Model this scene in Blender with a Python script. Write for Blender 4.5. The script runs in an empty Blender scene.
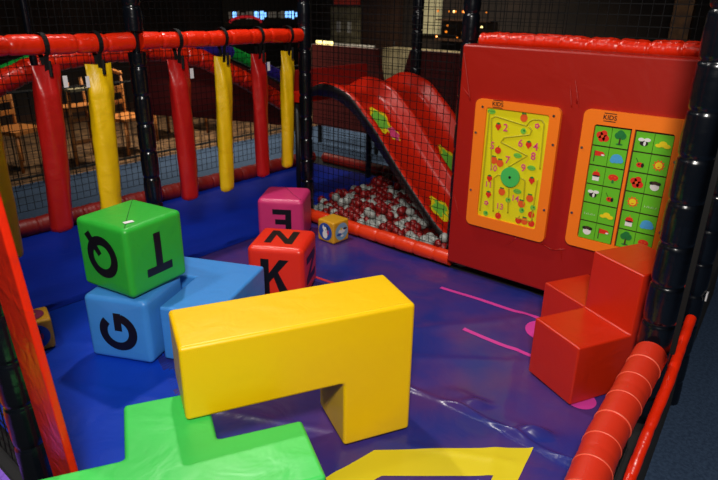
import bpy, bmesh, math, random
from mathutils import Vector, Matrix
random.seed(7)
C = bpy.context.scene.collection
sc = bpy.context.scene
PI = math.pi

# ------------------------------------------------------------------ camera
cam_d = bpy.data.cameras.new('camera'); cam = bpy.data.objects.new('camera', cam_d); C.objects.link(cam)
F_PX, PITCH, ROLL, YAW, CAM_H = 601.0, math.radians(21.736), math.radians(0.866), math.radians(39.703), 1.5
fw = Vector((math.cos(YAW)*math.cos(PITCH), math.sin(YAW)*math.cos(PITCH), -math.sin(PITCH)))
rt = Vector((math.sin(YAW), -math.cos(YAW), 0)); up = rt.cross(fw)
r2 = rt*math.cos(ROLL)+up*math.sin(ROLL); u2 = -rt*math.sin(ROLL)+up*math.cos(ROLL)
M = Matrix((r2, u2, -fw)).transposed().to_4x4(); M.translation = Vector((0, 0, CAM_H))
cam.matrix_world = M
cam_d.sensor_width = 36; cam_d.lens = F_PX/718*36; cam_d.clip_start = 0.02
cam_d.dof.use_dof = True; cam_d.dof.focus_distance = 2.3; cam_d.dof.aperture_fstop = 4.5
sc.camera = cam

# ------------------------------------------------------------------ world, lamps, exposure
w = bpy.data.worlds.new('world'); sc.world = w; w.use_nodes = True
w.node_tree.nodes['Background'].inputs[0].default_value = (0.7, 0.72, 0.75, 1)
w.node_tree.nodes['Background'].inputs[1].default_value = 0.06
sc.view_settings.view_transform = 'Standard'; sc.view_settings.look = 'None'
sc.view_settings.exposure = 0.24; sc.view_settings.gamma = 1

def area(name, loc, target, size, power, col=(1, .95, .88), spread=180):
    l = bpy.data.lights.new(name, 'AREA'); l.shape = 'DISK'; l.size = size; l.energy = power; l.color = col; l.spread = math.radians(spread)
    o = bpy.data.objects.new(name, l); C.objects.link(o); o.location = loc
    o.rotation_euler = (Vector(target)-Vector(loc)).to_track_quat('-Z', 'Y').to_euler()
    return o
area('ceiling_light_entrance', (-0.35, -0.25, 2.7), (1.5, 1.4, 0.3), 0.40, 98)
area('ceiling_light_back', (2.2, 3.1, 3.4), (1.6, 1.7, 0), 0.12, 42)
area('ceiling_light_left', (0.1, 2.7, 3.4), (1.3, 1.9, 0), 0.25, 24)
area('ceiling_light_pit', (3.2, 1.9, 3.5), (3.4, 2.2, 0), 0.3, 5)
area('ceiling_light_cafe', (4.6, 6.9, 3.4), (4.6, 6.9, 0), 1.0, 70, (1, .85, .65), 95)
area('ceiling_light_bar', (7.6, 5.4, 3.4), (7.9, 5.4, 0), 1.0, 70, (1, .85, .65), 110)

# ------------------------------------------------------------------ materials
def lin(c):
    return tuple(((v/255)/12.92 if v/255 <= .04045 else ((v/255+.055)/1.055)**2.4) for v in c)+(1,)
def mat(name, rgb, rough=.4, bump=0, bscale=8, rgb2=None, cscale=4, metal=0, emit=0, spec=.5, stretch=None):
    m = bpy.data.materials.new(name); m.use_nodes = True; nt = m.node_tree; b = nt.nodes['Principled BSDF']
    b.inputs['Base Color'].default_value = lin(rgb); b.inputs['Roughness'].default_value = rough
    b.inputs['Metallic'].default_value = metal; b.inputs['Specular IOR Level'].default_value = spec
    tc = nt.nodes.new('ShaderNodeTexCoord'); src = tc.outputs['Object']
    if stretch:
        mp = nt.nodes.new('ShaderNodeMapping'); mp.inputs['Scale'].default_value = stretch
        nt.links.new(src, mp.inputs['Vector']); src = mp.outputs[0]
    if rgb2:
        n = nt.nodes.new('ShaderNodeTexNoise'); n.inputs['Scale'].default_value = cscale; n.inputs['Detail'].default_value = 4
        nt.links.new(src, n.inputs['Vector'])
        r = nt.nodes.new('ShaderNodeValToRGB'); r.color_ramp.elements[0].position = .38; r.color_ramp.elements[1].position = .62
        r.color_ramp.elements[0].color = lin(rgb); r.color_ramp.elements[1].color = lin(rgb2)
        nt.links.new(n.outputs['Fac'], r.inputs['Fac']); nt.links.new(r.outputs['Color'], b.inputs['Base Color'])
    if bump:
        n = nt.nodes.new('ShaderNodeTexNoise'); n.inputs['Scale'].default_value = bscale; n.inputs['Detail'].default_value = 3
        n.inputs['Distortion'].default_value = .6
        nt.links.new(src, n.inputs['Vector'])
        bp = nt.nodes.new('ShaderNodeBump'); bp.inputs['Strength'].default_value = bump; bp.inputs['Distance'].default_value = .02
        nt.links.new(n.outputs['Fac'], bp.inputs['Height']); nt.links.new(bp.outputs[0], b.inputs['Normal'])
    if emit:
        b.inputs['Emission Color'].default_value = lin(rgb); b.inputs['Emission Strength'].default_value = emit
    return m
RED = mat('red_vinyl', (196, 28, 8), .33, .35, 9)
RED_BRIGHT = mat('bright_red_vinyl', (218, 38, 8), .3, .35, 14)
RED_PANEL = mat('red_panel_vinyl', (158, 18, 2), .42, .35, 4)
RED_BLOCK = mat('red_block_vinyl', (192, 36, 8), .34, .25, 7)
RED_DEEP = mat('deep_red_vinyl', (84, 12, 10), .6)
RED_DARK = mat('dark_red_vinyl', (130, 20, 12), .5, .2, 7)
LOG_RED = mat('log_red_vinyl', (196, 44, 22), .42, .12, 14)
LOG_SEAM = mat('log_seam', (222, 84, 60), .5)
ORANGE_RED = mat('orange_red_vinyl', (222, 54, 16), .35, .2, 14)
YEL = mat('yellow_vinyl', (236, 190, 0), .38, .14, 9)
YEL_B = mat('yellow_bolster_vinyl', (234, 190, 2), .42, .4, 11)
RED_B = mat('red_bolster_vinyl', (178, 22, 20), .34, .35, 10)
GRN = mat('green_vinyl', (62, 196, 84), .36, .25, 7)
GRN_C = mat('green_cube_vinyl', (44, 170, 52), .38, .3, 10)
BLU = mat('blue_vinyl', (62, 138, 216), .38, .25, 8)
PINK = mat('pink_vinyl', (205, 52, 112), .36, .25, 8)
REDC = mat('orange_cube_vinyl', (226, 46, 26), .33, .25, 10)
LETTER = mat('black_letter_vinyl', (14, 12, 18), .4)
SEAM = mat('dark_seam', (14, 60, 24), .7)
SEAM_P = mat('pink_seam', (70, 12, 34), .7)
POST = mat('black_pad_vinyl', (9, 13, 20), .22, .12, 14, spec=.6)
NET = mat('black_net_cord', (7, 7, 9), .8, spec=.2)
STRAP = mat('black_webbing', (8, 8, 9), .7, spec=.3)
WHITE = mat('white_tag', (225, 222, 225), .6)
ORG = mat('orange_board', (246, 122, 18), .45, .04, 20)
BOARD_Y = mat('yellow_board', (222, 212, 10), .45)
RIDGE = mat('olive_groove', (178, 168, 8), .5)
TILE = mat('green_tile', (98, 188, 34), .45)
DARK = mat('dark_slot', (52, 12, 8), .7)
PGREEN = mat('print_dark_green', (22, 118, 52), .5)
PRED = mat('print_red', (216, 42, 20), .5)
PMAG = mat('print_pink', (214, 66, 120), .5)
PORG = mat('print_orange', (226, 86, 26), .5)
PYEL = mat('print_yellow', (232, 208, 20), .5)
PBLUE = mat('print_blue', (70, 160, 214), .5)
PWHITE = mat('print_white', (226, 226, 222), .5)
PBLACK = mat('print_black', (24, 18, 16), .5)
PLEAF = mat('print_leaf', (110, 190, 60), .5)
METAL = mat('bolt_steel', (170, 170, 175), .3, metal=1)
DISC = mat('green_disc', (70, 186, 84), .4)
BALL_R = mat('red_ball_plastic', (132, 14, 16), .4)
BALL_W = mat('white_ball_plastic', (158, 162, 158), .4)
SLIDE = mat('red_slide_plastic', (196, 32, 12), .28, .06, 4)
SLIDE_SHADE = mat('slide_side_shade', (16, 14, 16), .5)  # shade below the lip put into the colour of outer walls and underside
CARPET = mat('blue_grey_carpet', (60, 78, 104), .95, .3, 120, (48, 64, 88), 60, spec=.1)
CARPET_B = mat('brown_cafe_carpet', (104, 80, 56), .95, .2, 60, (66, 50, 38), 9, spec=.1)
DECK = mat('black_deck', (14, 14, 17), .9)
WALL = mat('dark_brown_wall', (44, 34, 28), .9, .1, 30, (30, 24, 22), 2)
CEIL = mat('black_ceiling', (14, 14, 16), .95)
WOOD = mat('orange_wood', (176, 112, 50), .5, .1, 30, (150, 90, 38), 12, stretch=(8, 8, 1))
BROWN = mat('brown_door_wood', (58, 36, 24), .6, .05, 12)
IRON = mat('black_iron', (12, 12, 13), .5)
CREAM = mat('cream_paint', (150, 142, 112), .8, 0, 5, (120, 112, 84), 6)
GLOW_B = mat('blue_white_glow', (120, 180, 255), .5, emit=1.8)
GLOW_W = mat('warm_glow', (255, 232, 150), .5, emit=2.2)
GLOW_A = mat('amber_glow', (230, 130, 30), .5, emit=.5)
GLOW_R = mat('red_glow', (200, 30, 40), .5, emit=.35)

def mat_floor(name, a, b, sc_=2.2, rough=.3, spec=.5):
    """marbled printed vinyl with soft creases"""
    m = mat(name, a, rough, 0, 1, b, sc_, spec=spec)
    nt = m.node_tree; bs = nt.nodes['Principled BSDF']
    tc = [n for n in nt.nodes if n.type == 'TEX_COORD'][0]
    n1 = nt.nodes.new('ShaderNodeTexNoise'); n1.inputs['Scale'].default_value = 3.5; n1.inputs['Detail'].default_value = 5; n1.inputs['Distortion'].default_value = 1.4
    nt.links.new(tc.outputs['Object'], n1.inputs['Vector'])
    bp = nt.nodes.new('ShaderNodeBump'); bp.inputs['Strength'].default_value = .22; bp.inputs['Distance'].default_value = .03
    nt.links.new(n1.outputs['Fac'], bp.inputs['Height']); nt.links.new(bp.outputs[0], bs.inputs['Normal'])
    return m
MAT_P = mat_floor('purple_marbled_vinyl', (36, 44, 124), (76, 48, 112), 2.6, .27, .5)
MAT_B = mat_floor('blue_marbled_vinyl', (6, 42, 150), (8, 56, 176), 1.4, .4, .3)

# ------------------------------------------------------------------ helpers
def obj(name, me, parent=None, mats=(), loc=None, rz=None, smooth=True):
    if isinstance(me, bmesh.types.BMesh):
        d = bpy.data.meshes.new(name); me.to_mesh(d); me.free(); me = d
    o = bpy.data.objects.new(name, me); C.objects.link(o)
    for m in (mats if isinstance(mats, (list, tuple)) else [mats]): me.materials.append(m)
    if parent: o.parent = parent
    if loc: o.location = loc
    if rz is not None: o.rotation_euler = (0, 0, rz)
    if smooth:
        for p in me.polygons: p.use_smooth = True
    return o
def tag(o, label, cat, group=None, kind=None):
    if label: o['label'] = label
    if cat: o['category'] = cat
    if group: o['group'] = group
    if kind: o['kind'] = kind
    return o
def thing(name, label, cat, loc=(0, 0, 0), rz=0, group=None):
    o = bpy.data.objects.new(name, None); C.objects.link(o); o.empty_display_size = .05
    o.location = loc; o.rotation_euler = (0, 0, rz); return tag(o, label, cat, group)
def copy_tree(o, parent=None):
    c = o.copy(); C.objects.link(c)
    if parent: c.parent = parent
    for ch in o.children: copy_tree(ch, c)
    return c
def struct(o): o['kind'] = 'structure'; return o

class MB:
    def __init__(s): s.v = []; s.f = []; s.m = []
    def add(s, vs, fs, mi=0):
        n = len(s.v); s.v += [tuple(v) for v in vs]; s.f += [tuple(i+n for i in f) for f in fs]; s.m += [mi]*len(fs); return s
    def box(s, x0, x1, y0, y1, z0, z1, mi=0):
        vs = [(x, y, z) for x in (x0, x1) for y in (y0, y1) for z in (z0, z1)]
        return s.add(vs, [(0, 1, 3, 2), (4, 6, 7, 5), (0, 4, 5, 1), (2, 3, 7, 6), (0, 2, 6, 4), (1, 5, 7, 3)], mi)
    def bar(s, a, b, r, n=6, mi=0, caps=True):
        return s.tube([a, b], r, n, mi, caps)
    def tube(s, path, r, n=8, mi=0, caps=True, sec=None):
        """path: points; r: number or function(distance); sec: (width scale, depth scale)"""
        P = [Vector(p) for p in path]; base = len(s.v); d = 0
        t0 = (P[1]-P[0]).normalized(); a = Vector((0, 0, 1)) if abs(t0.z) < .9 else Vector((1, 0, 0))
        side = t0.cross(a).normalized()
        vs = []
        for i, p in enumerate(P):
            t = (P[min(i+1, len(P)-1)]-P[max(i-1, 0)]).normalized()
            side = (side-t*side.dot(t)).normalized(); up_ = side.cross(t)
            if i: d += (P[i]-P[i-1]).length
            rr = r(d) if callable(r) else r
            for k in range(n):
                an = 2*PI*k/n; vs.append(p+side*(math.cos(an)*rr)+up_*(math.sin(an)*rr))
        fs = [(i*n+k, i*n+(k+1) % n, (i+1)*n+(k+1) % n, (i+1)*n+k) for i in range(len(P)-1) for k in range(n)]
        if caps: fs += [tuple(range(n-1, -1, -1)), tuple((len(P)-1)*n+k for k in range(n))]
        s.add(vs, fs, mi); return s
    def poly(s, pts, y0, y1, mi=0):
        """polygon in local xz, extruded in y (y0 = front)"""
        n = len(pts)
        vs = [(x, y0, z) for x, z in pts]+[(x, y1, z) for x, z in pts]
        s.add(vs, [tuple(range(n)), tuple(range(2*n-1, n-1, -1))]+[(i, i+n, (i+1) % n+n, (i+1) % n) for i in range(n)], mi); return s
    def build(s, name, mats, parent=None, loc=None, rz=None, smooth=False):
        me = bpy.data.meshes.new(name); me.from_pydata(s.v, [], s.f); me.update()
        for p, mi in zip(me.polygons, s.m): p.material_index = mi
        bm = bmesh.new(); bm.from_mesh(me); bmesh.ops.recalc_face_normals(bm, faces=bm.faces); bm.to_mesh(me); bm.free()
        o = obj(name, me, parent, mats, loc, rz, smooth); return o
def smooth_by_angle(o, deg=40):
    me = o.data
    for p in me.polygons: p.use_smooth = True
    bm = bmesh.new(); bm.from_mesh(me)
    for e in bm.edges: e.smooth = len(e.link_faces) == 2 and e.calc_face_angle(0) < math.radians(deg)
    bm.to_mesh(me); bm.free(); return o
def resample(pts, ds):
    P = [Vector(p) for p in pts]; out = [P[0]]
    for a, b in zip(P, P[1:]):
        n = max(1, int((b-a).length/ds))
        for i in range(1, n+1): out.append(a.lerp(b, i/n))
    return out
def pad_radius(r, seg, depth=.12, w=.008, wr=.0, seed=0, bul=.04):
    rnd = random.Random(seed); ph = rnd.uniform(0, seg); k1, k2 = rnd.uniform(60, 90), rnd.uniform(150, 220)
    def f(d):
        x = (d+ph) % seg; x = min(x, seg-x)
        bulge = 1-bul*(1-math.sin(PI*((d+ph) % seg)/seg))
        return r*(bulge-depth*math.exp(-(x/w)**2)+wr*(math.sin(d*k1)+.6*math.sin(d*k2+1)))
    return f
def rail(name, pts, r, seg, material, label, cat='padded rail', depth=.12, wr=0, seed=0, n=20, group=None, wob=0, bul=.035):
    P = resample(pts, .006 if wr else .008)
    if wob:
        rnd = random.Random(seed); a, b = rnd.uniform(0, 6), rnd.uniform(0, 6)
        P = [p+Vector((0, 0, wob*math.sin(i*.05+a)+wob*.5*math.sin(i*.13+b))) for i, p in enumerate(P)]
    m = MB().tube(P, pad_radius(r, seg, depth, .008, wr, seed, bul), n)
    o = m.build(name, material, smooth=True); smooth_by_angle(o, 60); return tag(o, label, cat, group)

# ------------------------------------------------------------------ room shell
GZ = -0.35
def quadmesh(name, pts, m): return struct(MB().add(pts, [(0, 1, 2, 3)]).build(name, m))
fl = MB()
fl.add([(-5, -5, GZ), (9.6, -5, GZ), (9.6, 6.6, GZ), (-5, 6.6, GZ)], [(0, 1, 2, 3)], 0)
fl.add([(-5, 6.6, GZ), (9.6, 6.6, GZ), (9.6, 10, GZ), (-5, 10, GZ)], [(0, 1, 2, 3)], 1)
struct(fl.build('floor', [CARPET, CARPET_B]))
quadmesh('ceiling', [(-5, -5, 3.8), (-5, 10, 3.8), (9.6, 10, 3.8), (9.6, -5, 3.8)], CEIL)
quadmesh('wall_back', [(-5, 10, GZ), (9.6, 10, GZ), (9.6, 10, 3.8), (-5, 10, 3.8)], WALL)
quadmesh('wall_right', [(9.6, 10, GZ), (9.6, -5, GZ), (9.6, -5, 3.8), (9.6, 10, 3.8)], WALL)
quadmesh('wall_left', [(-5, -5, GZ), (-5, 10, GZ), (-5, 10, 3.8), (-5, -5, 3.8)], WALL)
quadmesh('wall_front', [(9.6, -5, GZ), (-5, -5, GZ), (-5, -5, 3.8), (9.6, -5, 3.8)], WALL)
baseb = MB().box(-5, 9.6, 9.97, 10, GZ, GZ+.12).build('baseboard_back', BROWN); struct(baseb)

# raised play deck that carries the mats, posts and pit
def deckpoly(pts, z0, z1):
    n = len(pts); return [(x, y, z1) for x, y in pts]+[(x, y, z0) for x, y in pts], [tuple(range(n)), tuple(range(2*n-1, n-1, -1))]+[(i, i+n, (i+1) % n+n, (i+1) % n) for i in range(n)]
dk = [(-.75, .1), (1.2, .235), (3.1, .40), (4.46, .5), (4.46, 4.38), (-.75, 4.38)]
tag(MB().add(*deckpoly(dk, GZ, -.02)).build('play_deck', DECK), 'black raised deck under the blue and purple mats and the ball pit', 'deck')

# ------------------------------------------------------------------ floor mats
def wr(x, y):
    z = 0
    # bunched ridge along the seam at x about 1.79
    if y < 1.32:
        c = 1.775+.012*math.sin(y*9)+.03*max(0, .75-y)
        amp = .020*(1-math.exp(-max(0, 1.32-y)*3))*(.65+.35*math.sin(y*27+1.2))
        z += 1.5*amp*math.exp(-((x-c)/.016)**2)
        z += .012*math.exp(-((x-c-.07-.02*math.sin(y*14))/.03)**2)*(.5+.5*math.sin(y*21))*(1-math.exp(-max(0, 1.32-y)*3))
        # cross puckers
        z += .030*math.exp(-((x-c-.055)/.045)**2)*max(0, math.sin(y*23+x*20))**2*max(0, min(1, (1.1-y)*3))
    t = (x-2.17)*.61+(y-1.44)*.79
    if True:
        dl = abs((x-2.17)*.61+(y-1.44)*.79); z += .005*math.exp(-(dl/.035)**2)*(1 if 1.9 < x < 2.9 else 0)
    z += .0025*math.sin(x*3.1+y*4.3)+.002*math.sin(x*7.3-y*5.1)+.0012*math.sin(x*13+y*17)
    for a, b, cc, am, wd in ((.8, .6, 2.35, .004, .03), (.35, -.94, -.1, .004, .03), (.9, .43, 1.75, .003, .02), (-.6, .8, .15, .004, .025)):
        z += am*math.exp(-((a*x+b*y-cc)/wd)**2)
    return z-.004
def in_poly(x, y, P):
    c = False; j = len(P)-1
    for i in range(len(P)):
        if (P[i][1] > y) != (P[j][1] > y) and x < (P[j][0]-P[i][0])*(y-P[i][1])/(P[j][1]-P[i][1])+P[i][0]: c = not c
        j = i
    return c
BX = lambda y: .95+.3*(y-1.2)          # printed border of the purple mat
def matmesh(x0, x1, y0, y1, nx, ny, warp, zoff=0):
    vs = []; fs = []
    for j in range(ny+1):
        for i in range(nx+1):
            x, y = warp(x0+(x1-x0)*i/nx, y0+(y1-y0)*j/ny, i/nx, j/ny); vs.append((x, y, wr(x, y)+zoff))
    for j in range(ny):
        for i in range(nx): a = j*(nx+1)+i; fs.append((a, a+1, a+nx+2, a+nx+1))
    return vs, fs
mp = MB(); mp.add(*matmesh(0, 2.93, .0, 2.955, 360, 330, lambda x, y, u, v: (BX(y)+(2.93-BX(y))*u, (.42+.02*u)+(2.955-.42-.02*u)*v)))
def decal(m, P, mi, n=14, z=.0016):
    """4-corner patch laid on the mat"""
    vs = []; fs = []
    a, b, c, d = [Vector(p) for p in P]
    for j in range(n+1):
        for i in range(n+1):
            p = (a.lerp(b, i/n)).lerp(d.lerp(c, i/n), j/n); vs.append((p.x, p.y, wr(p.x, p.y)+z))
    for j in range(n):
        for i in range(n): k = j*(n+1)+i; fs.append((k, k+1, k+n+2, k+n+1))
    m.add(vs, fs, mi)
def disc(m, cx, cy, r, mi, z=.0016):
    vs = []; fs = []; N = 28; K = 6
    for k in range(K+1):
        for i in range(N):
            a = 2*PI*i/N; x = cx+math.cos(a)*r*k/K; y = cy+math.sin(a)*r*k/K; vs.append((x, y, wr(x, y)+z))
    for k in range(K):
        for i in range(N): fs.append((k*N+i, k*N+(i+1) % N, (k+1)*N+(i+1) % N, (k+1)*N+i))
    m.add(vs, fs, mi)
decal(mp, [(2.645, 1.60), (2.67, 1.60), (2.69, 1.0), (2.665, 1.0)], 1, 30)
decal(mp, [(2.325, 1.26), (2.35, 1.26), (2.345, .80), (2.32, .80)], 1, 30)
disc(mp, 2.585, .94, .10, 1, .003); disc(mp, 2.155, .60, .06, 1)
decal(mp, [(2.28, 2.27), (2.30, 2.28), (2.31, 1.95), (2.285, 1.95)], 2, 20)
# yellow printed outline
outer = [(1.155, 1.09), (1.375, 1.055), (1.757, .622), (1.42, .745)]
decal(mp, [(1.375, 1.055), (1.757, .622), (1.535, .665), (1.29, .955)], 3, 40)
decal(mp, [(1.375, 1.055), (1.29, .955), (1.10, 1.0), (1.155, 1.09)], 3, 20)
decal(mp, [(1.10, 1.0), (1.155, 1.09), (1.13, .90), (1.06, .86)], 3, 20)
decal(mp, [(1.757, .622), (1.535, .665), (1.30, .62), (1.30, .55)], 3, 20)
MATPINK = mat('pink_print_on_mat', (206, 62, 158), .35); MATRED = mat('red_print_on_mat', (196, 50, 70), .35)
MATYEL = mat('yellow_print_on_mat', (214, 196, 34), .35)
tag(mp.build('floor_mat', [MAT_P, MATPINK, MATRED, MATYEL], smooth=True), 'creased purple marbled vinyl mat with pink lines and a yellow printed outline', 'mat')
mb_ = MB(); mb_.add(*matmesh(0, 1, .3, 2.955, 70, 160, lambda x, y, u, v: (.56+(BX(y)-.003-.56)*u, .30+(2.955-.30)*v)))
tag(mb_.build('floor_mat', MAT_B, smooth=True), 'bright blue vinyl mat under the lettered blue and green cubes', 'mat')
mb_ = MB(); mb_.add(*matmesh(.56, 4.2, 2.96, 4.12, 140, 60, lambda x, y, u, v: (x, y)))
tag(mb_.build('floor_mat', mat_floor('deep_blue_vinyl', (4, 30, 128), (6, 38, 146), 1.4, .5, .2), smooth=True), 'dark blue corridor mat behind the row of hanging bolsters', 'mat')
rb = MB(); cols = [mat('mat_purple', (120, 80, 190), .5), mat('mat_pink', (206, 60, 90), .5), mat('mat_orange', (226, 110, 30), .5), mat('mat_yellow', (226, 190, 20), .5)]
for k in range(4): rb.box(-.2, .46, 1.86+k*.17, 2.03+k*.17, -.02, .012, k)
tag(rb.build('striped_mat', cols), 'striped purple, pink, orange and yellow mat left of the near black post', 'mat')

# ------------------------------------------------------------------ posts
def post(x, y, r, z0, z1, label, seed, seg=.15, depth=.12, lean=(0, 0), wr_=.004, bare=None):
    P = [(x+lean[0]*(z-z0), y+lean[1]*(z-z0), z) for z in (z0, z1)]
    P = resample(P, .006)
    f0 = pad_radius(r, seg, depth, .007, wr_, seed)
    fr = (lambda d: .02 if bare and bare[0] < d < bare[1] else f0(d))
    o = MB().tube([Vector(p)-Vector((x, y, z0)) for p in P], fr, 24).build('padded_post', POST, loc=(x, y, z0), smooth=True)
    smooth_by_angle(o, 70); return tag(o, label, 'post')
post(1.77, 3.0, .047, -.02, 2.6, 'black padded post rising between the hanging bolsters, above the green cube', 1, bare=(1.255, 1.355))
post(3.01, 3.0, .045, -.02, 2.6, 'black padded post behind the pink cube where the hanging rail ends', 2)
post(3.06, 1.77, .047, -.02, 2.6, 'black padded post behind the top left corner of the red play panel', 3)
pr = post(2.24, .398, .06, -.02, 2.6, 'thick glossy black padded post at right edge beside the red step block', 4, .155, .1, wr_=.003)
post(.522, 1.765, .05, -.02, 2.6, 'near black padded post at far left beside the red upright board', 5, .155, .1, (-.03, 0))
post(1.75, 4.222, .022, -.02, 2.6, 'thin dark post far left behind the third hanging bolster', 6, .4, .1)
post(4.325, 3.0, .045, -.02, 2.6, 'dark padded post behind the slide in the middle of the picture', 7)
p2 = post(2.95, .408, .05, GZ, 2.6, 'second black post standing right behind the thick right hand post', 8, .16, .1)
for z, s_ in ((.98, 1), (.60, -1)):
    t_ = MB().box(-.012, .012, -.058, -.052, z-.02, z+.02).build('tag', WHITE, p2); t_['label'] = 'small white tag'
st_ = MB().box(1.995, 2.005, .288, .304, .42, 2.6).build('net_edge_strap', STRAP); tag(st_, 'thin black vertical strap edging the net beside the thick right post', 'strap')

# ------------------------------------------------------------------ padded rails
o = rail('padded_rail', [(.4, 3.0, 1.292), (1.746, 3.0, 1.286)], .046, .155, RED_BRIGHT, 'red padded top rail left of the black post, hanging bolsters strapped to it', depth=.1, wr=.012, seed=3, wob=.002)
o = rail('padded_rail', [(1.794, 3.0, 1.285), (2.965, 3.0, 1.282)], .044, .155, RED_BRIGHT, 'red padded top rail right of the black post, ending at the corner post', depth=.1, wr=.012, seed=4, wob=.002)
rail('padded_rail', [(2.955, 2.94, .044), (2.955, 1.72, .044)], .046, .15, ORANGE_RED, 'orange red padded kerb along the front of the ball pit', depth=.1, seed=5)
rail('padded_rail', [(3.075, 1.70, 1.312), (3.075, .5, 1.312)], .042, .14, RED_BRIGHT, 'crumpled red padded rail along the top of the red play panel', depth=.14, wr=.03, seed=6, wob=.003)
o_log = rail('padded_rail', [(2.16, .388, .30), (1.66, .372, .235), (1.2, .32, .2)], .058, .17, LOG_RED, 'thick red padded log in the lower right corner, ends at the glossy post', depth=.02, seed=9, n=28, bul=.012)
lgp = resample([(2.16, .388, .30), (1.66, .372, .235), (1.2, .32, .2)], .01)
for k in range(9, len(lgp)-2, 11):
    MB().tube([lgp[k], lgp[k+1]-(lgp[k+1]-lgp[k])*.55], .0596, 28).build('seam', LOG_SEAM, o_log, smooth=True)
rail('padded_rail', [(2.46, .328, .35), (2.092, .300, .25), (1.905, .298, .15), (1.785, .298, .05), (1.5, .272, -.1)], .019, .4, RED_BRIGHT, 'thin red padded strip outside the thick log, edge of blue grey carpet', depth=.06, wr=.02, seed=10)
rail('padded_rail', [(1.575, .287, .06), (1.50, .26, .05)], .03, .04, RED_BRIGHT, 'short crumpled red pad end between the log and the thin strip', depth=.2, wr=.06, seed=11)
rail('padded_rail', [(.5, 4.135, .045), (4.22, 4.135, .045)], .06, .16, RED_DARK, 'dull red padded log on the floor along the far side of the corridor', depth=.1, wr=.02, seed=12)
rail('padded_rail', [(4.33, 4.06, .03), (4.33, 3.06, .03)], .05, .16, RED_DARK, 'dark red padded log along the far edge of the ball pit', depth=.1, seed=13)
arch = [(.9, 4.352, .5), (1.2, 4.352, .76), (1.52, 4.352, .95), (1.89, 4.352, 1.085), (2.29, 4.352, 1.125), (2.61, 4.352, 1.115), (2.87, 4.352, 1.095), (3.15, 4.352, 1.03), (3.56, 4.352, .84), (4.15, 4.352, .52)]
rail('arched_rail', arch, .076, .12, RED_BRIGHT, 'red padded rail arching up and down behind the hanging bolsters', depth=.1, wr=.012, seed=14)
# rainbow rail further back
segs = [((1.3, .78), (2.06, 1.03), 0), ((2.06, 1.03), (3.1, 1.1), 1), ((3.1, 1.1), (3.46, 1.075), 0), ((3.46, 1.075), (3.98, 1.0), 2), ((3.98, 1.0), (4.30, .87), 0), ((4.30, .87), (4.72, .68), 2), ((4.72, .68), (5.1, .45), 0)]
gg = MB()
for (a, b, mi) in segs:
    P = resample([(a[0], 5.0, a[1]), (b[0], 5.0, b[1])], .01); gg.tube(P, pad_radius(.06, .2, .1, .008, .01, 3), 16, mi)
RG = mat('rail_green', (24, 170, 60), .4); RP = mat('rail_purple', (52, 36, 140), .4)
o = gg.build('arched_rail', [RG, RP, RP], smooth=True); smooth_by_angle(o, 60); tag(o, 'arched rail padded in green and purple, farther back than the red arch', 'padded rail')
pn = MB().poly([(2.95, .52), (3.5, .42), (4.2, .28), (5.0, .1), (5.0, .42), (4.4, .72), (3.9, .93), (3.3, 1.0), (2.95, .98)], 4.93, 5.0).build('barrier_panel', RED_DEEP); tag(pn, 'dark red padded barrier panel below the green and purple rail', 'panel')

# ------------------------------------------------------------------ nets
def net(name, o0, u, ul, v, vl, pitch, label, r=.0016, sag=0):
    m = MB(); o0, u, v = Vector(o0), Vector(u), Vector(v); nrm = u.cross(v)
    def strand(a, b, wdt):
        K = 6
        pts = []
        for i in range(K+1):
            t = i/K; p = a.lerp(b, t)+nrm*(sag*math.sin(PI*t)*random.uniform(.6, 1.2)); pts.append(p)
        m.tube(pts, r, 3, caps=False)
    n = int(ul/pitch)
    for i in range(n+1): strand(o0+u*(i*pitch), o0+u*(i*pitch)+v*vl, r)
    n = int(vl/pitch)
    for i in range(n+1): strand(o0+v*(i*pitch), o0+v*(i*pitch)+u*ul, r)
    return tag(m.build('safety_net', NET), label, 'net')
net('n', (3.01, 1.83, .08), (0, 1, 0), 1.12, (0, 0, 1), 2.5, .048, 'black square mesh net in front of the slide and ball pit', .0022, .004)
net('n', (.6, 4.256, .12), (1, 0, 0), 3.6, (0, 0, 1), 2.5, .05, 'black mesh net along the far side of the corridor behind the bolsters', .0024, .004)
net('n', (4.40, 1.8, .09), (0, 1, 0), 2.4, (0, 0, 1), 2.5, .05, 'black mesh net at the far edge of the ball pit behind the slide', .0024, .004)
net('n', (3.022, .55, 1.36), (0, 1, 0), 1.15, (0, 0, 1), 1.2, .048, 'black mesh net above the red play panel', .0024, .002)
net('n', (.5, 1.84, .03), (0, 1, 0), 1.12, (0, 0, 1), 2.5, .048, 'black mesh net left of the near black post', .0024, .002)
net('n', (1.3, .295, -.10), (.985, .09, 0), .72, (0, .12, .99), .2, .03, 'low black mesh between the thick log and the thin strip at lower right', .0025, 0)

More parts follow.
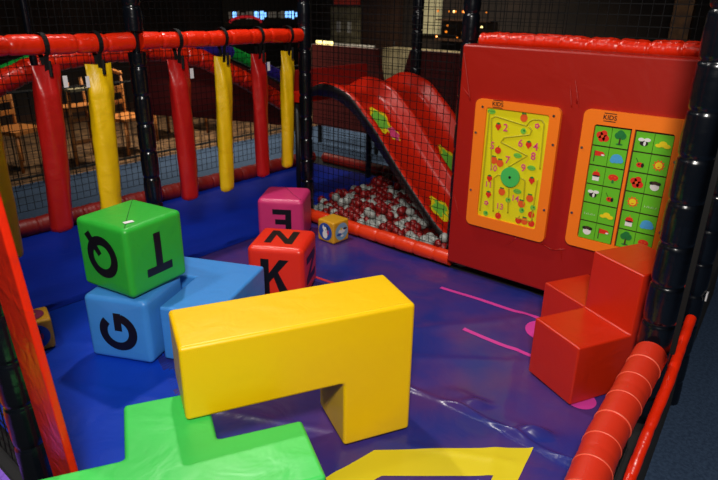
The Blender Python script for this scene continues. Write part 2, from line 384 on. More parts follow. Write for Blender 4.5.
# ------------------------------------------------------------------ bolsters hanging from the rail
def bolster(x, w_, h0, h1, m, label, seed, tagp=None, lean=0):
    t = thing('hanging_bolster', label, 'bolster', (x, 3.0, h0), 0, 'bolsters hanging in a row from the top rail')
    rnd = random.Random(seed); H_ = h1-h0; K = 44; N = 24; vs = []
    ph = rnd.uniform(0, 6); tw = rnd.uniform(-.05, .05)
    for i in range(K+1):
        s = i/K; z = H_*s
        e = min(1, math.sqrt(max(0, 1-(1-min(1, s/.035))**2))*.75+.25) if s < .035 else 1
        topf = 1 if s < .9 else 1+(s-.9)*.4
        flat = 1 if s < .84 else max(.12, 1-(s-.84)/.16*.88)
        a = w_/2*(.86+.14*s)*e*topf*(1+.012*math.sin(s*23+ph)+.008*math.sin(s*61+ph)); b = a*.74*flat*(e)
        for k in range(N):
            an = 2*PI*k/N; c, s_ = math.cos(an), math.sin(an)
            zz = z
            if i == K: zz += -.008*(1-abs(c))        # top hem dips at the strap
            if i == K-1: zz += -.004*(1-abs(c))
            crease = .004*math.sin(5*an+ph+s*9)*(1 if s > .6 else .5)
            vs.append(((a+crease)*c-lean*(1-s), (b+crease)*s_, zz))
    fs = [(i*N+k, i*N+(k+1) % N, (i+1)*N+(k+1) % N, (i+1)*N+k) for i in range(K) for k in range(N)]
    fs += [tuple(range(N-1, -1, -1)), tuple(K*N+k for k in range(N))]
    o = MB().add(vs, fs).build('padding', m, t, smooth=True); smooth_by_angle(o, 60)
    # webbing loop over the rail and into the top hem
    rz_ = 1.286-h0; R = .056; pts = []
    for k in range(15):
        an = -PI*.35+(PI*1.7)*k/14; pts.append((0, math.cos(an)*R, rz_+math.sin(an)*R))
    pts = [(0, .006, H_-.05)]+[(0, math.cos(-PI*.35)*R*.6, rz_-R*1.25)]+pts+[(0, -.010, H_-.05)]
    sm = MB(); wv = .011
    pv = [Vector(p) for p in pts]
    vv = []; ff = []
    for p in pv:
        vv += [(p.x-wv, p.y, p.z), (p.x+wv, p.y, p.z), (p.x+wv, p.y*1.04, p.z+.002), (p.x-wv, p.y*1.04, p.z+.002)]
    for i in range(len(pv)-1):
        for k in range(4): ff.append((i*4+k, i*4+(k+1) % 4, (i+1)*4+(k+1) % 4, (i+1)*4+k))
    sm.add(vv, ff); sm.tube([(0, -.05, H_+.02), (0, -.047, H_-.05)], .008, 8)
    q = sm.build('strap', STRAP, t); q['label'] = 'black webbing strap looped over the rail'
    if tagp:
        q = MB().box(w_/2*tagp-.002, w_/2*tagp+(.02 if tagp > 0 else -.02), -.02, -.018, H_-.11, H_-.055).build('tag', WHITE, t); q['label'] = 'white care tag'
    return t
bolster(.985, .135, .30, 1.20, YEL_B, 'yellow hanging bolster at far left, mostly hidden by the red upright board', 1, None, .01)
bolster(1.292, .130, .375, 1.20, RED_B, 'wide red hanging bolster, leftmost of the three red ones', 2, 1, .055)
bolster(1.552, .132, .375, 1.19, YEL_B, 'wide yellow hanging bolster reaching down behind the green cube', 3, -1, .045)
bolster(2.012, .128, .36, 1.185, RED_B, 'red hanging bolster just right of the black post, middle of the three red ones', 4, 1)
bolster(2.322, .112, .35, 1.185, YEL_B, 'yellow hanging bolster between the middle and the right red ones', 5, None, .035)
bolster(2.60, .112, .385, 1.185, RED_B, 'red hanging bolster, rightmost of the three red ones', 6, 1, .006)
bolster(2.85, .105, .405, 1.19, YEL_B, 'yellow hanging bolster at right end of the rail, next to corner post', 7, None, .03)

# red upright board beside the near left post
ub = MB().box(-.002, .02, -.098, .078, 0, 2.4); o = ub.build('upright_board', RED_BRIGHT, loc=(.538, 1.608, -.003)); o.rotation_euler = (0, -.055, 0)
bmod = o.modifiers.new('b', 'BEVEL'); bmod.width = .006; bmod.segments = 3
tag(o, 'flat bright red padded upright board at the left edge', 'board')

# ------------------------------------------------------------------ foam blocks
def voxel_block(name, cells, u, bev, m, label, cat, loc, rz, wrinkle=.0015, seed=0, sub=True):
    """cells on a grid with unit u, fused, edges rounded"""
    S = set(cells); bm = bmesh.new(); vd = {}
    def V(p):
        if p not in vd: vd[p] = bm.verts.new((p[0]*u, p[1]*u, p[2]*u))
        return vd[p]
    for (x, y, z) in S:
        for d, q in (((-1, 0, 0), [(0, 0, 0), (0, 0, 1), (0, 1, 1), (0, 1, 0)]), ((1, 0, 0), [(1, 0, 0), (1, 1, 0), (1, 1, 1), (1, 0, 1)]),
                     ((0, -1, 0), [(0, 0, 0), (1, 0, 0), (1, 0, 1), (0, 0, 1)]), ((0, 1, 0), [(0, 1, 0), (0, 1, 1), (1, 1, 1), (1, 1, 0)]),
                     ((0, 0, -1), [(0, 0, 0), (0, 1, 0), (1, 1, 0), (1, 0, 0)]), ((0, 0, 1), [(0, 0, 1), (1, 0, 1), (1, 1, 1), (0, 1, 1)])):
            if (x+d[0], y+d[1], z+d[2]) not in S: bm.faces.new([V((x+a, y+b, z+c)) for a, b, c in q])
    bmesh.ops.dissolve_limit(bm, angle_limit=.01, verts=bm.verts, edges=bm.edges)
    bmesh.ops.bevel(bm, geom=list(bm.edges), offset=bev, segments=4, profile=.5, affect='EDGES', clamp_overlap=True)
    bmesh.ops.recalc_face_normals(bm, faces=bm.faces)
    o = obj(name, bm, None, m, loc, rz)
    wn = o.modifiers.new('wn', 'WEIGHTED_NORMAL'); wn.keep_sharp = True; wn.weight = 80
    return tag(o, label, cat)
U = .265
R_ = math.radians
voxel_block('foam_block', [(0, 0, 1), (1, 0, 1), (2, 0, 1), (2, 0, 0)], U, .014, YEL, 'large yellow foam L block standing on its leg, arm resting on green block', 'foam block', (.838, 1.386, .0035), R_(-27.2))
voxel_block('foam_block', [(-1, -1, 0), (-2, -1, 0), (-3, -1, 0), (-2, 0, 0)], U-.001, .014, GRN, 'bright green foam T block lying flat at the bottom of the picture', 'foam block', (1.088, 1.128, .002), R_(-29.4))
voxel_block('foam_block', [(-1, -1, 0), (0, -1, 0), (0, -1, 1), (0, 0, 0)], U, .009, RED_BLOCK, 'red foam corner step block beside the thick black right post', 'foam block', (2.438, .735, .002), R_(-27.0))
# blue block: L with its second arm hidden behind the lettered cubes
bl = bmesh.new()
pts = [(0, 0), (U, 0), (U, 2*U), (-U, 2*U), (-U, U*1.2), (0, U*1.2)]
vsb = [bl.verts.new((x, y, 0)) for x, y in pts]; f = bl.faces.new(vsb)
ext = bmesh.ops.extrude_face_region(bl, geom=[f]); bmesh.ops.translate(bl, verts=[v for v in ext['geom'] if isinstance(v, bmesh.types.BMVert)], vec=(0, 0, U-.004))
bmesh.ops.recalc_face_normals(bl, faces=bl.faces)
bmesh.ops.bevel(bl, geom=list(bl.edges), offset=.014, segments=4, profile=.5, affect='EDGES')
o = obj('foam_block', bl, None, BLU, (1.212, 2.125, .002), R_(-65.1)); wn = o.modifiers.new('wn', 'WEIGHTED_NORMAL'); wn.weight = 80
tag(o, 'light blue foam block lying flat between the stacked cubes and the K cube', 'foam block')

# ------------------------------------------------------------------ letter cubes
def softbox(s, r, puff, n=18):
    h = s/2; vs = {}; V = []; F = []
    def put(p):
        k = tuple(round(c, 5) for c in p)
        if k not in vs:
            q = Vector(p); inner = Vector([max(-(h-r), min(h-r, c)) for c in q]); d = q-inner
            nn = d.normalized() if d.length > 1e-9 else Vector((0, 0, 0))
            pos = inner+nn*r
            for ax in range(3):
                if abs(abs(q[ax])-h) < 1e-6:
                    o1, o2 = [c for i, c in enumerate(q) if i != ax]
                    pos[ax] += math.copysign(puff*(1-(o1/h)**2)*(1-(o2/h)**2), q[ax])
            vs[k] = len(V); V.append(pos)
        return vs[k]
    g = []
    m_ = 5
    for i in range(m_): g.append(-h+r*(1-math.cos(PI/2*i/m_)) if False else -h+r*i/m_)
    for i in range(n+1): g.append(-(h-r)+2*(h-r)*i/n)
    for i in range(1, m_+1): g.append(h-r+r*i/m_)
    L = len(g)
    for ax in range(3):
        for sgn in (-1, 1):
            idx = [[None]*L for _ in g]
            for i, a in enumerate(g):
                for j, b in enumerate(g):
                    p = [0, 0, 0]; p[ax] = sgn*h; p[(ax+1) % 3] = a; p[(ax+2) % 3] = b; idx[i][j] = put(p)
            for i in range(L-1):
                for j in range(L-1):
                    q = (idx[i][j], idx[i+1][j], idx[i+1][j+1], idx[i][j+1]); F.append(q if sgn > 0 else q[::-1])
    return V, F
def arcq(cx, cy, r0, r1, a0, a1, n=14):
    out = []
    for i in range(n):
        a, b = math.radians(a0+(a1-a0)*i/n), math.radians(a0+(a1-a0)*(i+1)/n)
        out.append([(cx+r0*math.cos(a), cy+r0*math.sin(a)), (cx+r1*math.cos(a), cy+r1*math.sin(a)), (cx+r1*math.cos(b), cy+r1*math.sin(b)), (cx+r0*math.cos(b), cy+r0*math.sin(b))])
    return out
def rc(x0, y0, x1, y1): return [(x0, y0), (x1, y0), (x1, y1), (x0, y1)]
GL = {
 'T': [rc(-.34, .27, .34, .45), rc(-.09, -.45, .09, .27)],
 'E': [rc(-.3, -.42, -.11, .42), rc(-.11, .25, .3, .42), rc(-.11, -.09, .22, .08), rc(-.11, -.42, .3, -.25)],
 'K': [rc(-.32, -.45, -.12, .45), [(-.12, -.12), (.1, .1), (.36, .45), (.12, .45)][:0] or [(-.12, -.14), (-.12, .1), (.13, .45), (.36, .45)], [(-.02, .02), (.10, .13), (.38, -.45), (.14, -.45)]],
 'N': [rc(-.36, -.42, -.18, .42), rc(.18, -.42, .36, .42), [(-.18, .42), (-.18, .12), (.18, -.42), (.18, -.12)]],
 'G': arcq(0, 0, .24, .43, 45, 345, 26)+[rc(.03, -.1, .43, .07)],
 'Q': arcq(0, 0, .24, .42, 0, 360, 30)+[[(.0, -.08), (.1, -.0), (.44, -.38), (.3, -.48)]],
}
def letter(parent, s, puff, ch, face, rot, size=.62, off=(0, 0), nm=None, matl=None):
    h = s/2; frames = {'front': (Vector((1, 0, 0)), Vector((0, 0, 1)), Vector((0, -1, 0))), 'right': (Vector((0, 1, 0)), Vector((0, 0, 1)), Vector((1, 0, 0))), 'top': (Vector((1, 0, 0)), Vector((0, 1, 0)), Vector((0, 0, 1)))}
    X, Y, N = frames[face]; m = MB(); c, sn = math.cos(rot), math.sin(rot); ks = 4
    for q in GL[ch]:
        vs = []; fs = []
        a, b, cc, d = [Vector(p) for p in q]
        for j in range(ks+1):
            for i in range(ks+1):
                p = a.lerp(b, i/ks).lerp(d.lerp(cc, i/ks), j/ks)*size*s; px, py = p.x*c-p.y*sn+off[0]*s, p.x*sn+p.y*c+off[1]*s
                z = h+puff*(1-(px/h)**2)*(1-(py/h)**2)+.0012
                vs.append(X*px+Y*py+N*z+Vector((0, 0, h)))
        for j in range(ks):
            for i in range(ks): k = j*(ks+1)+i; fs.append((k, k+1, k+ks+2, k+ks+1))
        m.add(vs, fs)
    o = m.build('letter', LETTER, parent, smooth=True); o['label'] = 'black letter '+ch; return o
def letter_cube(corner, rz, s, z, m, label, faces, seam=None, r=.022, puff=.004, group=None, shift=(-.5, .5)):
    c, sn = math.cos(rz), math.sin(rz); lx, ly = shift[0]*s, shift[1]*s
    t = thing('letter_cube', label, 'foam cube', (corner[0]+lx*c-ly*sn, corner[1]+lx*sn+ly*c, z), rz)
    V, F = softbox(s, r, puff); V = [v+Vector((0, 0, s/2)) for v in V]
    MB().add(V, F).build('foam_body', m, t, smooth=True)
    for f_ in faces: letter(t, s, puff, *f_)
    if seam:
        q = MB(); h = s/2
        for a, b in seam[1]:
            P = [Vector(a).lerp(Vector(b), i/10)*s for i in range(11)]
            q.tube([(p.x, p.y, s+.0004+puff*(1-(p.x/h)**2)*(1-(p.y/h)**2)-.0002) for p in P], .0013, 6)
        q.build('seam', seam[0], t)
    return t
G_ = letter_cube((1.152, 2.120), R_(-63.7), .304, .002, BLU, 'blue foam cube with black letter G, under the green cube', [('G', 'front', PI/2, .7, (.02, -.02)), ('K', 'right', 0, .6)], puff=.006)
T_ = letter_cube((1.125, 2.160), R_(-80.2), .312, .317, GRN_C, 'green foam cube with black letters Q and T, stacked on blue cube', [('Q', 'front', PI, .72, (.0, .02)), ('T', 'right', PI, .66, (.0, .02))], seam=(SEAM, [((-.47, .47), (.44, -.44))]))
tg = MB().box(-.02, .02, -.011, .011, .3125, .3145).build('tag', WHITE, T_, loc=(.10, -.085, .0035), rz=1.3); tg['label'] = 'small white care tag'
K_ = letter_cube((2.002, 2.034), R_(-59.0), .304, .002, REDC, 'orange red foam cube with black letters K and N, in front of pink cube', [('K', 'front', 0, .74, (-.02, -.04)), ('N', 'right', PI/2, .72), ('N', 'top', 0, .7)], r=.03)
E_ = letter_cube((2.584, 2.618), R_(-56.0), .302, .002, PINK, 'pink foam cube with black letter E, behind the orange red cube', [('E', 'front', PI, .68, (.04, 0))], seam=(SEAM_P, [((-.1, .46), (.2, -.1)), ((.2, -.1), (.46, -.46))]), r=.03)

# small picture cubes
def pic_cube(cx, cy, rz, label):
    s = .148; t = thing('picture_cube', label, 'foam cube', (cx, cy, .002), rz)
    V, F = softbox(s, .012, .002, 10); V = [v+Vector((0, 0, s/2)) for v in V]
    MB().add(V, F).build('foam_body', MINI, t, smooth=True)
    for X, N, base, shapes in (((1, 0), (0, -1), PIC_D, 'dog'), ((0, 1), (1, 0), PIC_L, 'bird')):
        X3 = Vector((X[0], X[1], 0)); N3 = Vector((N[0], N[1], 0)); Z3 = Vector((0, 0, 1))
        def fan(cx_, cz_, rx, rz__, lvl, mi, m, n=24, a0=0):
            vs = [X3*(cx_+rx*math.cos(2*PI*i/n+a0))+Z3*(s/2+cz_+rz__*math.sin(2*PI*i/n+a0))+N3*(s/2+.003+lvl*.0006) for i in range(n)]
            m.add(vs, [tuple(range(n))], mi)
        m = MB(); fan(0, 0, .06, .06, 0, 0, m)
        if shapes == 'dog':
            fan(-.002, -.02, .022, .028, 1, 1, m); fan(0, .016, .02, .018, 2, 1, m); fan(-.017, .03, .006, .013, 3, 1, m); fan(.018, .026, .007, .013, 3, 2, m); fan(.006, .014, .004, .004, 4, 2, m); fan(.026, -.002, .006, .018, 1, 3, m)
        else:
            fan(0, .004, .032, .016, 1, 1, m); fan(.03, .016, .018, .007, 2, 2, m); fan(-.024, -.016, .022, .009, 2, 3, m); fan(.004, -.03, .014, .008, 1, 1, m); fan(-.006, .02, .008, .009, 3, 4, m)
        o = m.build('picture', [base, PWHITE, PBLACK, MATRED if shapes == 'dog' else PIC_D, PYEL], t)
        o['label'] = 'round picture of a white dog on blue' if shapes == 'dog' else 'round pale blue picture with a flying bird'
    fan2 = MB()
    vs = [(.055*math.cos(2*PI*i/24), .055*math.sin(2*PI*i/24), s+.0035) for i in range(24)]; fan2.add(vs, [tuple(range(24))])
    return t, fan2, s
MINI = mat('mini_cube_yellow', (206, 150, 28), .45, .15, 20)
PIC_D = mat('picture_blue', (34, 74, 160), .45); PIC_L = mat('picture_pale_blue', (120, 168, 196), .45); PIC_P = mat('picture_plum', (130, 40, 80), .45)
cc_ = (2.714, 2.470); rz = R_(-91.7); c, sn = math.cos(rz), math.sin(rz)
t, fn, s = pic_cube(cc_[0]-.074*c-.074*sn, cc_[1]-.074*sn+.074*c, rz, 'small yellow foam cube with round pictures, beside the orange red cube'); 
t, fn, s = pic_cube(.895, 2.672, R_(-16.9), 'small yellow foam cube half hidden behind the red upright board')
fn.add([(.02*math.cos(2*PI*i/12), .02*math.sin(2*PI*i/12)+.005, s+.0042) for i in range(12)], [tuple(range(12))], 1)
o = fn.build('picture', [PIC_P, PYEL], t); o['label'] = 'round plum coloured picture on the top face'

# ------------------------------------------------------------------ red play panel and its two boards
def rounded_slab(x0, x1, y0, y1, z0, z1, r, seg=5):
    bm = bmesh.new(); bmesh.ops.create_cube(bm, size=1)
    bmesh.ops.scale(bm, vec=(x1-x0, y1-y0, z1-z0), verts=bm.verts); bmesh.ops.translate(bm, vec=((x0+x1)/2, (y0+y1)/2, (z0+z1)/2), verts=bm.verts)
    bmesh.ops.bevel(bm, geom=list(bm.edges), offset=r, segments=seg, profile=.5, affect='EDGES'); return bm
P0 = thing('activity_wall', 'big red padded play panel carrying the two orange activity boards', 'panel', (2.948, 1.14, .05), -PI/2)
def wn(o): m = o.modifiers.new('wn', 'WEIGHTED_NORMAL'); m.weight = 80; return o
wn(obj('padding', rounded_slab(-.572, .575, -.058, .0605, 0, 1.245, .014), P0, RED_PANEL))
for a, b in (((-.556, -.058, 1.03), (-.512, -.0585, .985)), ((-.556, -.058, .42), (-.51, -.0585, .30)), ((.05, -.058, 1.12), (.09, -.0585, .985)), ((.03, -.058, 1.09), (.052, -.0585, .99)), ((-.2, -.058, .20), (-.15, -.058, .262)), ((.115, -.058, .20), (.1, -.0585, .27))):
    MB().tube(resample([a, b], .01), lambda d: .0042*math.sin(min(PI, max(.15, d*22))), 8).build('pleat', RED_PANEL, P0, smooth=True)
# raised pleats between the boards and down the left side
pl = MB()
for a, b in (((-.56, -.0585, 1.2), (-.50, -.060, .96)), ((.07, -.0585, 1.06), (.075, -.060, 1.01)), ((.0, -.0585, .265), (.06, -.06, .25)), ((.06, -.06, .25), (.125, -.0585, .272))): pl = MB().tube(resample([a, b], .02), .003, 8); pl.build('pleat', RED_PANEL, P0, smooth=True)

def rrect(x0, x1, z0, z1, r, n=6):
    out = []
    for cx, cz, a0 in ((x1-r, z0+r, -90), (x1-r, z1-r, 0), (x0+r, z1-r, 90), (x0+r, z0+r, 180)):
        for i in range(n+1): a = math.radians(a0+90*i/n); out.append((cx+r*math.cos(a), cz+r*math.sin(a)))
    return out
def circ(cx, cz, rx, rz_=None, n=20, a0=0): rz_ = rz_ or rx; return [(cx+rx*math.cos(2*PI*i/n+a0), cz+rz_*math.sin(2*PI*i/n+a0)) for i in range(n)]
def text_obj(txt, size, x, z, y, m, parent, name, bold=.02, shear=0):
    cu = bpy.data.curves.new(name, 'FONT'); cu.body = txt; cu.size = size; cu.align_x = 'CENTER'; cu.align_y = 'CENTER'; cu.offset = bold*size; cu.extrude = .0006; cu.resolution_u = 3
    tmp = bpy.data.objects.new('tmp', cu); C.objects.link(tmp); dg = bpy.context.evaluated_depsgraph_get(); dg.update()
    me = bpy.data.meshes.new_from_object(tmp.evaluated_get(dg)); bpy.data.objects.remove(tmp); me.materials.clear()
    o = obj(name, me, parent, m, (x, y, z), smooth=False); o.rotation_euler = (PI/2, 0, 0); return o
FY = -.0205     # front face of a board in its own frame (board back at y=0)
def bolts(parent, pts):
    for x, z in pts:
        m = MB().poly(circ(x, z, .0065, n=10), FY-.003, FY); m.build('bolt', METAL, parent)
def frame_board(parent, w_, h_, hole, zb=0):
    """orange frame with a window: outer rounded outline, rectangular hole"""
    x0, x1, z0, z1 = hole; m = MB()
    out = rrect(-w_/2, w_/2, 0, h_, .03, 6)
    # split the frame into strips around the hole
    bm = bmesh.new(); ov = [bm.verts.new((x, FY, z)) for x, z in out]; iv = [bm.verts.new((x, FY, z)) for x, z in rrect(x0, x1, z0, z1, .012, 3)]
    eo = [bm.edges.new((ov[i], ov[(i+1) % len(ov)])) for i in range(len(ov))]; ei = [bm.edges.new((iv[i], iv[(i+1) % len(iv)])) for i in range(len(iv))]
    bmesh.ops.triangle_fill(bm, edges=eo+ei, use_beauty=True)
    ext = bmesh.ops.extrude_face_region(bm, geom=list(bm.faces)); bmesh.ops.translate(bm, verts=[v for v in ext['geom'] if isinstance(v, bmesh.types.BMVert)], vec=(0, -FY, 0))
    bmesh.ops.recalc_face_normals(bm, faces=bm.faces)
    return obj('frame', bm, parent, ORG, smooth=False)

BD = thing('maze_board', 'orange framed yellow maze board with numbers and fruit, left of the two boards', 'activity board', (2.8895, 1.36, .33), -PI/2)
frame_board(BD, .466, .70, (-.168, .178, .062, .660))
MB().box(-.168, .178, -.010, -.004, .062, .660).build('play_field', BOARD_Y, BD)
rg = MB()
for path in ([(-.111, .332), (-.138, .603), (-.116, .618), (0.06, .592), (.075, .615), (.093, .628), (.138, .63), (.152, .615), (.160, .385)], [(.075, .59), (.092, .574), (.084, .55), (-.054, .515), (-.07, .489), (.085, .442), (-.012, .366)],
             [(-.075, .103), (-.09, .291), (-.069, .311), (-.047, .312)], [(.065, .321), (.088, .31), (.095, .174)], [(.003, .258), (.012, .114)], [(-.155, .09), (-.152, .640)], [(.06, .10), (.15, .10), (.155, .33)]):
    P = resample([(x, -.0105, z) for x, z in path], .01); rg.tube(P, .0042, 8)
rg.build('maze_groove', RIDGE, BD, smooth=True)
PY = -.0125
def fruit(kind, x, z):
    m = MB(); k = .021
    if kind == 'leaf': m.poly([(x+k*1.1*math.cos(a)*1.0, z+k*.62*math.sin(a)*(1 if abs(math.cos(a)) < .95 else .6)) for a in [2*PI*i/16 for i in range(16)]], PY-.0012, PY, 0); m.bar((x-k, PY-.0015, z), (x+k, PY-.0015, z), .0008, 4, 1); mats = [PLEAF, PGREEN]
    elif kind == 'orange': m.poly(circ(x, z, k*.95), PY-.0012, PY, 0); m.poly(circ(x-.006, z+k, .007, .004), PY-.0022, PY-.001, 1); m.poly(circ(x+.006, z+k, .006, .0035), PY-.0021, PY-.001, 1); mats = [PORG, PGREEN]
    elif kind == 'strawberry': m.poly([(x, z-k), (x+k*.8, z), (x+k*.6, z+k*.7), (x, z+k*.9), (x-k*.6, z+k*.7), (x-k*.8, z)], PY-.0012, PY, 0); m.poly([(x-k*.6, z+k*.8), (x, z+k*.5), (x+k*.6, z+k*.8), (x, z+k*1.1)], PY-.0022, PY-.001, 1); mats = [PRED, PGREEN]
    elif kind == 'apple': m.poly(circ(x, z, k*.85), PY-.0012, PY, 0); m.poly(circ(x-.004, z+.004, .004), PY-.0022, PY-.001, 1); m.bar((x, PY-.0012, z+k*.8), (x+.004, PY-.0012, z+k*1.3), .0014, 5, 2); mats = [PRED, PORG, PGREEN]
    elif kind == 'pea': m.poly(circ(x, z, k*.7), PY-.0012, PY, 0); m.poly(circ(x+.004, z+.003, .005), PY-.0022, PY-.001, 1); mats = [PLEAF, PGREEN]
    else:
        for i in range(5): a = 2*PI*i/5; m.poly(circ(x+.008*math.cos(a), z+.008*math.sin(a), .0055, n=10), PY-.0012-.0002*i, PY, 0)
        m.poly(circ(x, z, .004, n=10), PY-.003, PY-.002, 1); mats = [PMAG, PYEL]
    m.build({'leaf': 'leaf_print', 'orange': 'orange_print', 'strawberry': 'strawberry_print', 'apple': 'apple_print', 'pea': 'pea_print', 'blossom': 'blossom_print'}[kind], mats, BD)
ITEMS = [('leaf', -0.14, 0.64), ('orange', 0.043, 0.63), ('strawberry', -0.094, 0.567), ('2', -0.052, 0.566), ('pea', 0.048, 0.564), ('blossom', 0.118, 0.6), ('6', 0.04, 0.499), ('strawberry', 0.085, 0.498), ('4', 0.124, 0.494), ('5', -0.118, 0.462), ('apple', -0.082, 0.443), ('8', 0.117, 0.444), ('leaf', 0.032, 0.434), ('orange', -0.100, 0.387), ('orange', -0.063, 0.377), ('7', -0.022, 0.4), ('10', -0.1, 0.343), ('9', 0.071, 0.374), ('leaf', 0.115, 0.383), ('strawberry', 0.125, 0.317), ('11', -0.118, 0.248), ('strawberry', -0.115, 0.282), ('orange', -0.035, 0.224), ('leaf', 0.053, 0.245), ('strawberry', -0.112, 0.192), ('blossom', -0.12, 0.143), ('14', 0.045, 0.203), ('orange', 0.084, 0.182), ('orange', 0.126, 0.222), ('13', -0.039, 0.14), ('pea', 0.09, 0.148), ('pea', 0.150, 0.176), ('pea', 0.006, 0.187), ('pea', -0.118, 0.083), ('apple', -0.042, 0.086), ('apple', 0.078, 0.088), ('orange', 0.112, 0.092), ('apple', 0.145, 0.136), ('apple', 0.152, 0.088)]
for k_, x, z in ITEMS:
    if k_[0].isdigit():
        o = text_obj(k_, .055 if len(k_) == 1 else .046, x, z, PY-.001, PMAG, BD, 'number_print', .012); o['label'] = 'pink printed number '+k_
    else: fruit(k_, x, z)
m = MB().poly(circ(.007, .315, .053, n=36), -.024, PY); m.build('turning_disc', DISC, BD)
m = MB().poly(circ(.007, .315, .007, n=14), -.027, -.0242); m.build('disc_pin', PBLACK, BD)
bolts(BD, [(-.218, .52), (-.218, .20), (.215, .52), (.215, .18), (-.19, .66), (.2, .66)])
def logo(parent, x, z):
    o = text_obj('KIDS', .030, x, z-.001, FY-.001, PBLACK, parent, 'logo', .01); o['label'] = 'small black lettering KIDS'
    m = MB()
    for dz in (.018, -.018): MB().box(x-.028, x+.028, FY-.0008, FY, z+dz-.0018, z+dz+.0018).build('logo_bar', PBLACK, parent)
logo(BD, -.105, .683)

PB = thing('picture_board', 'orange framed board of green picture tiles, right of the two boards', 'activity board', (2.8895, .788, .36), -PI/2)
frame_board(PB, .456, .684, (-.171, .180, .050, .618))
MB().box(-.171, .180, -.008, -.002, .050, .618).build('backing', DARK, PB)
MB().box(-.001, .012, -.0205, -.008, .050, .618).build('centre_bar', ORG, PB)
PS = 1.32
PICS = [['apple2', 'tree', 'bee', 'cloudy'], ['flag', 'cloudb', 'bug', 'sun'], ['imp', 'mush', 'apple2', 'cow'], ['bee', 'bug', 'sun', 'grass'], ['grass', 'cloudy', 'imp', 'cloudb'], ['cow', 'flag', 'tree', 'mush']]
LBL = {'apple2': 'red flower', 'tree': 'green tree', 'bee': 'black and white bee', 'cloudy': 'yellow cloud', 'flag': 'red flag', 'cloudb': 'blue cloud', 'bug': 'red ladybird', 'sun': 'yellow sun', 'imp': 'little house with red roof', 'mush': 'red toadstool', 'cow': 'black and white cow face', 'grass': 'pale grass tufts'}
def picture(kind, x, z, parent):
    m = MB(); Y0 = -.0142; g = PS
    def c_(dx, dz, rx, rz_=None, mi=0, lv=0, n=16): m.poly(circ(x+dx*g, z+dz*g, rx*g, (rz_ or rx)*g, n), Y0-.0008*(lv+1), Y0, mi)
    def p_(pts, mi=0, lv=0): m.poly([(x+a*g, z+b*g) for a, b in pts], Y0-.0008*(lv+1), Y0, mi)
    mats = [PRED, PGREEN, PBLACK, PWHITE, PYEL, PBLUE, PORG, BROWN]
    if kind == 'apple2':
        for dx, dz in ((-.01, .004), (.004, .01), (.012, -.006), (-.002, -.008)): c_(dx, dz, .012, None, 0, 0)
        c_(0, 0, .005, None, 6, 1)
    elif kind == 'tree': c_(-.008, .01, .012, None, 1); c_(.008, .01, .012, None, 1, 1); c_(0, .018, .012, None, 1, 2); p_([(-.003, -.02), (.003, -.02), (.002, .002), (-.002, .002)], 7, 3); c_(0, -.02, .012, .003, 1, 0)
    elif kind == 'bee': c_(0, -.004, .014, .009, 2); c_(-.01, .008, .010, .006, 3, 1); c_(.01, .009, .011, .006, 3, 2); c_(.003, -.004, .004, .008, 3, 3)
    elif kind in ('cloudy', 'cloudb'):
        q = 4 if kind == 'cloudy' else 5
        if q == 5: c_(0, 0, .02, .016, q); c_(-.012, -.008, .01, .009, q, 1); c_(.015, -.006, .009, .008, q, 2)
        else: c_(0, .002, .013, .010, q); c_(-.013, -.004, .011, .006, q, 1); c_(.013, -.004, .012, .007, q, 2)
    elif kind == 'flag': p_([(-.019, -.022), (-.016, -.022), (-.016, .018), (-.019, .018)], 7); p_([(-.016, .018), (.012, .016), (.02, .006), (.006, .001), (-.016, .0)], 0, 1); c_(.012, .005, .006, .003, 3, 2)
    elif kind == 'bug': c_(0, -.008, .012, .009, 0); c_(.009, -.008, .005, .008, 2, 1); c_(-.003, -.006, .0025, None, 2, 2); p_([(-.008, 0), (-.006, 0), (-.014, .014), (-.016, .014)], 2, 0)
    elif kind == 'sun':
        pts = []
        for i in range(20): rr = .021 if i % 2 == 0 else .014; pts.append((rr*math.cos(2*PI*i/20), rr*math.sin(2*PI*i/20)))
        p_(pts, 6); c_(0, 0, .012, None, 4, 1); p_([(-.005, -.004), (.005, -.004), (0, -.008)], 0, 2)
    elif kind == 'imp': p_([(-.012, -.02), (.012, -.02), (.012, .0), (-.012, .0)], 3); p_([(-.015, 0), (.015, 0), (.009, .013), (-.009, .013)], 0, 1); c_(0, -.002, .013, .003, 2, 2); p_([(-.002, .013), (.002, .013), (.001, .022), (-.001, .022)], 6, 0)
    elif kind == 'mush': c_(0, .002, .018, .012, 0); c_(-.006, .005, .003, None, 6, 1); c_(.006, .003, .003, None, 6, 1); p_([(-.004, -.018), (.004, -.018), (.003, -.006), (-.003, -.006)], 1, 1)
    elif kind == 'cow': c_(0, -.004, .015, .014, 3); c_(-.01, .008, .009, .006, 2, 1); c_(.01, .008, .009, .006, 2, 1); c_(0, .01, .010, .006, 7, 2); c_(0, -.012, .008, .005, 0, 1) if False else None
    else:
        for i in range(6): p_([(-.02+i*.007, -.01), (-.018+i*.007, -.01), (-.017+i*.007+(.002 if i % 2 else -.002), -.002)], 3)
    o = m.build('picture', mats, parent); o['label'] = LBL[kind]; return o
XS = [(-.167, -.090), (-.0875, -.0085), (.0185, .096), (.0985, .176)]
for r_ in range(6):
    z1 = .609-r_*.0938; z0 = z1-.087
    for ci, (a, b) in enumerate(XS):
        tl = MB().box(a, b, -.014, -.009, z0, z1).build('picture_tile', TILE, PB)
        picture(PICS[r_][ci], (a+b)/2, (z0+z1)/2, tl)
bolts(PB, [(-.214, .50), (-.214, .17), (.2, .50), (.2, .17)])
logo(PB, -.106, .656)

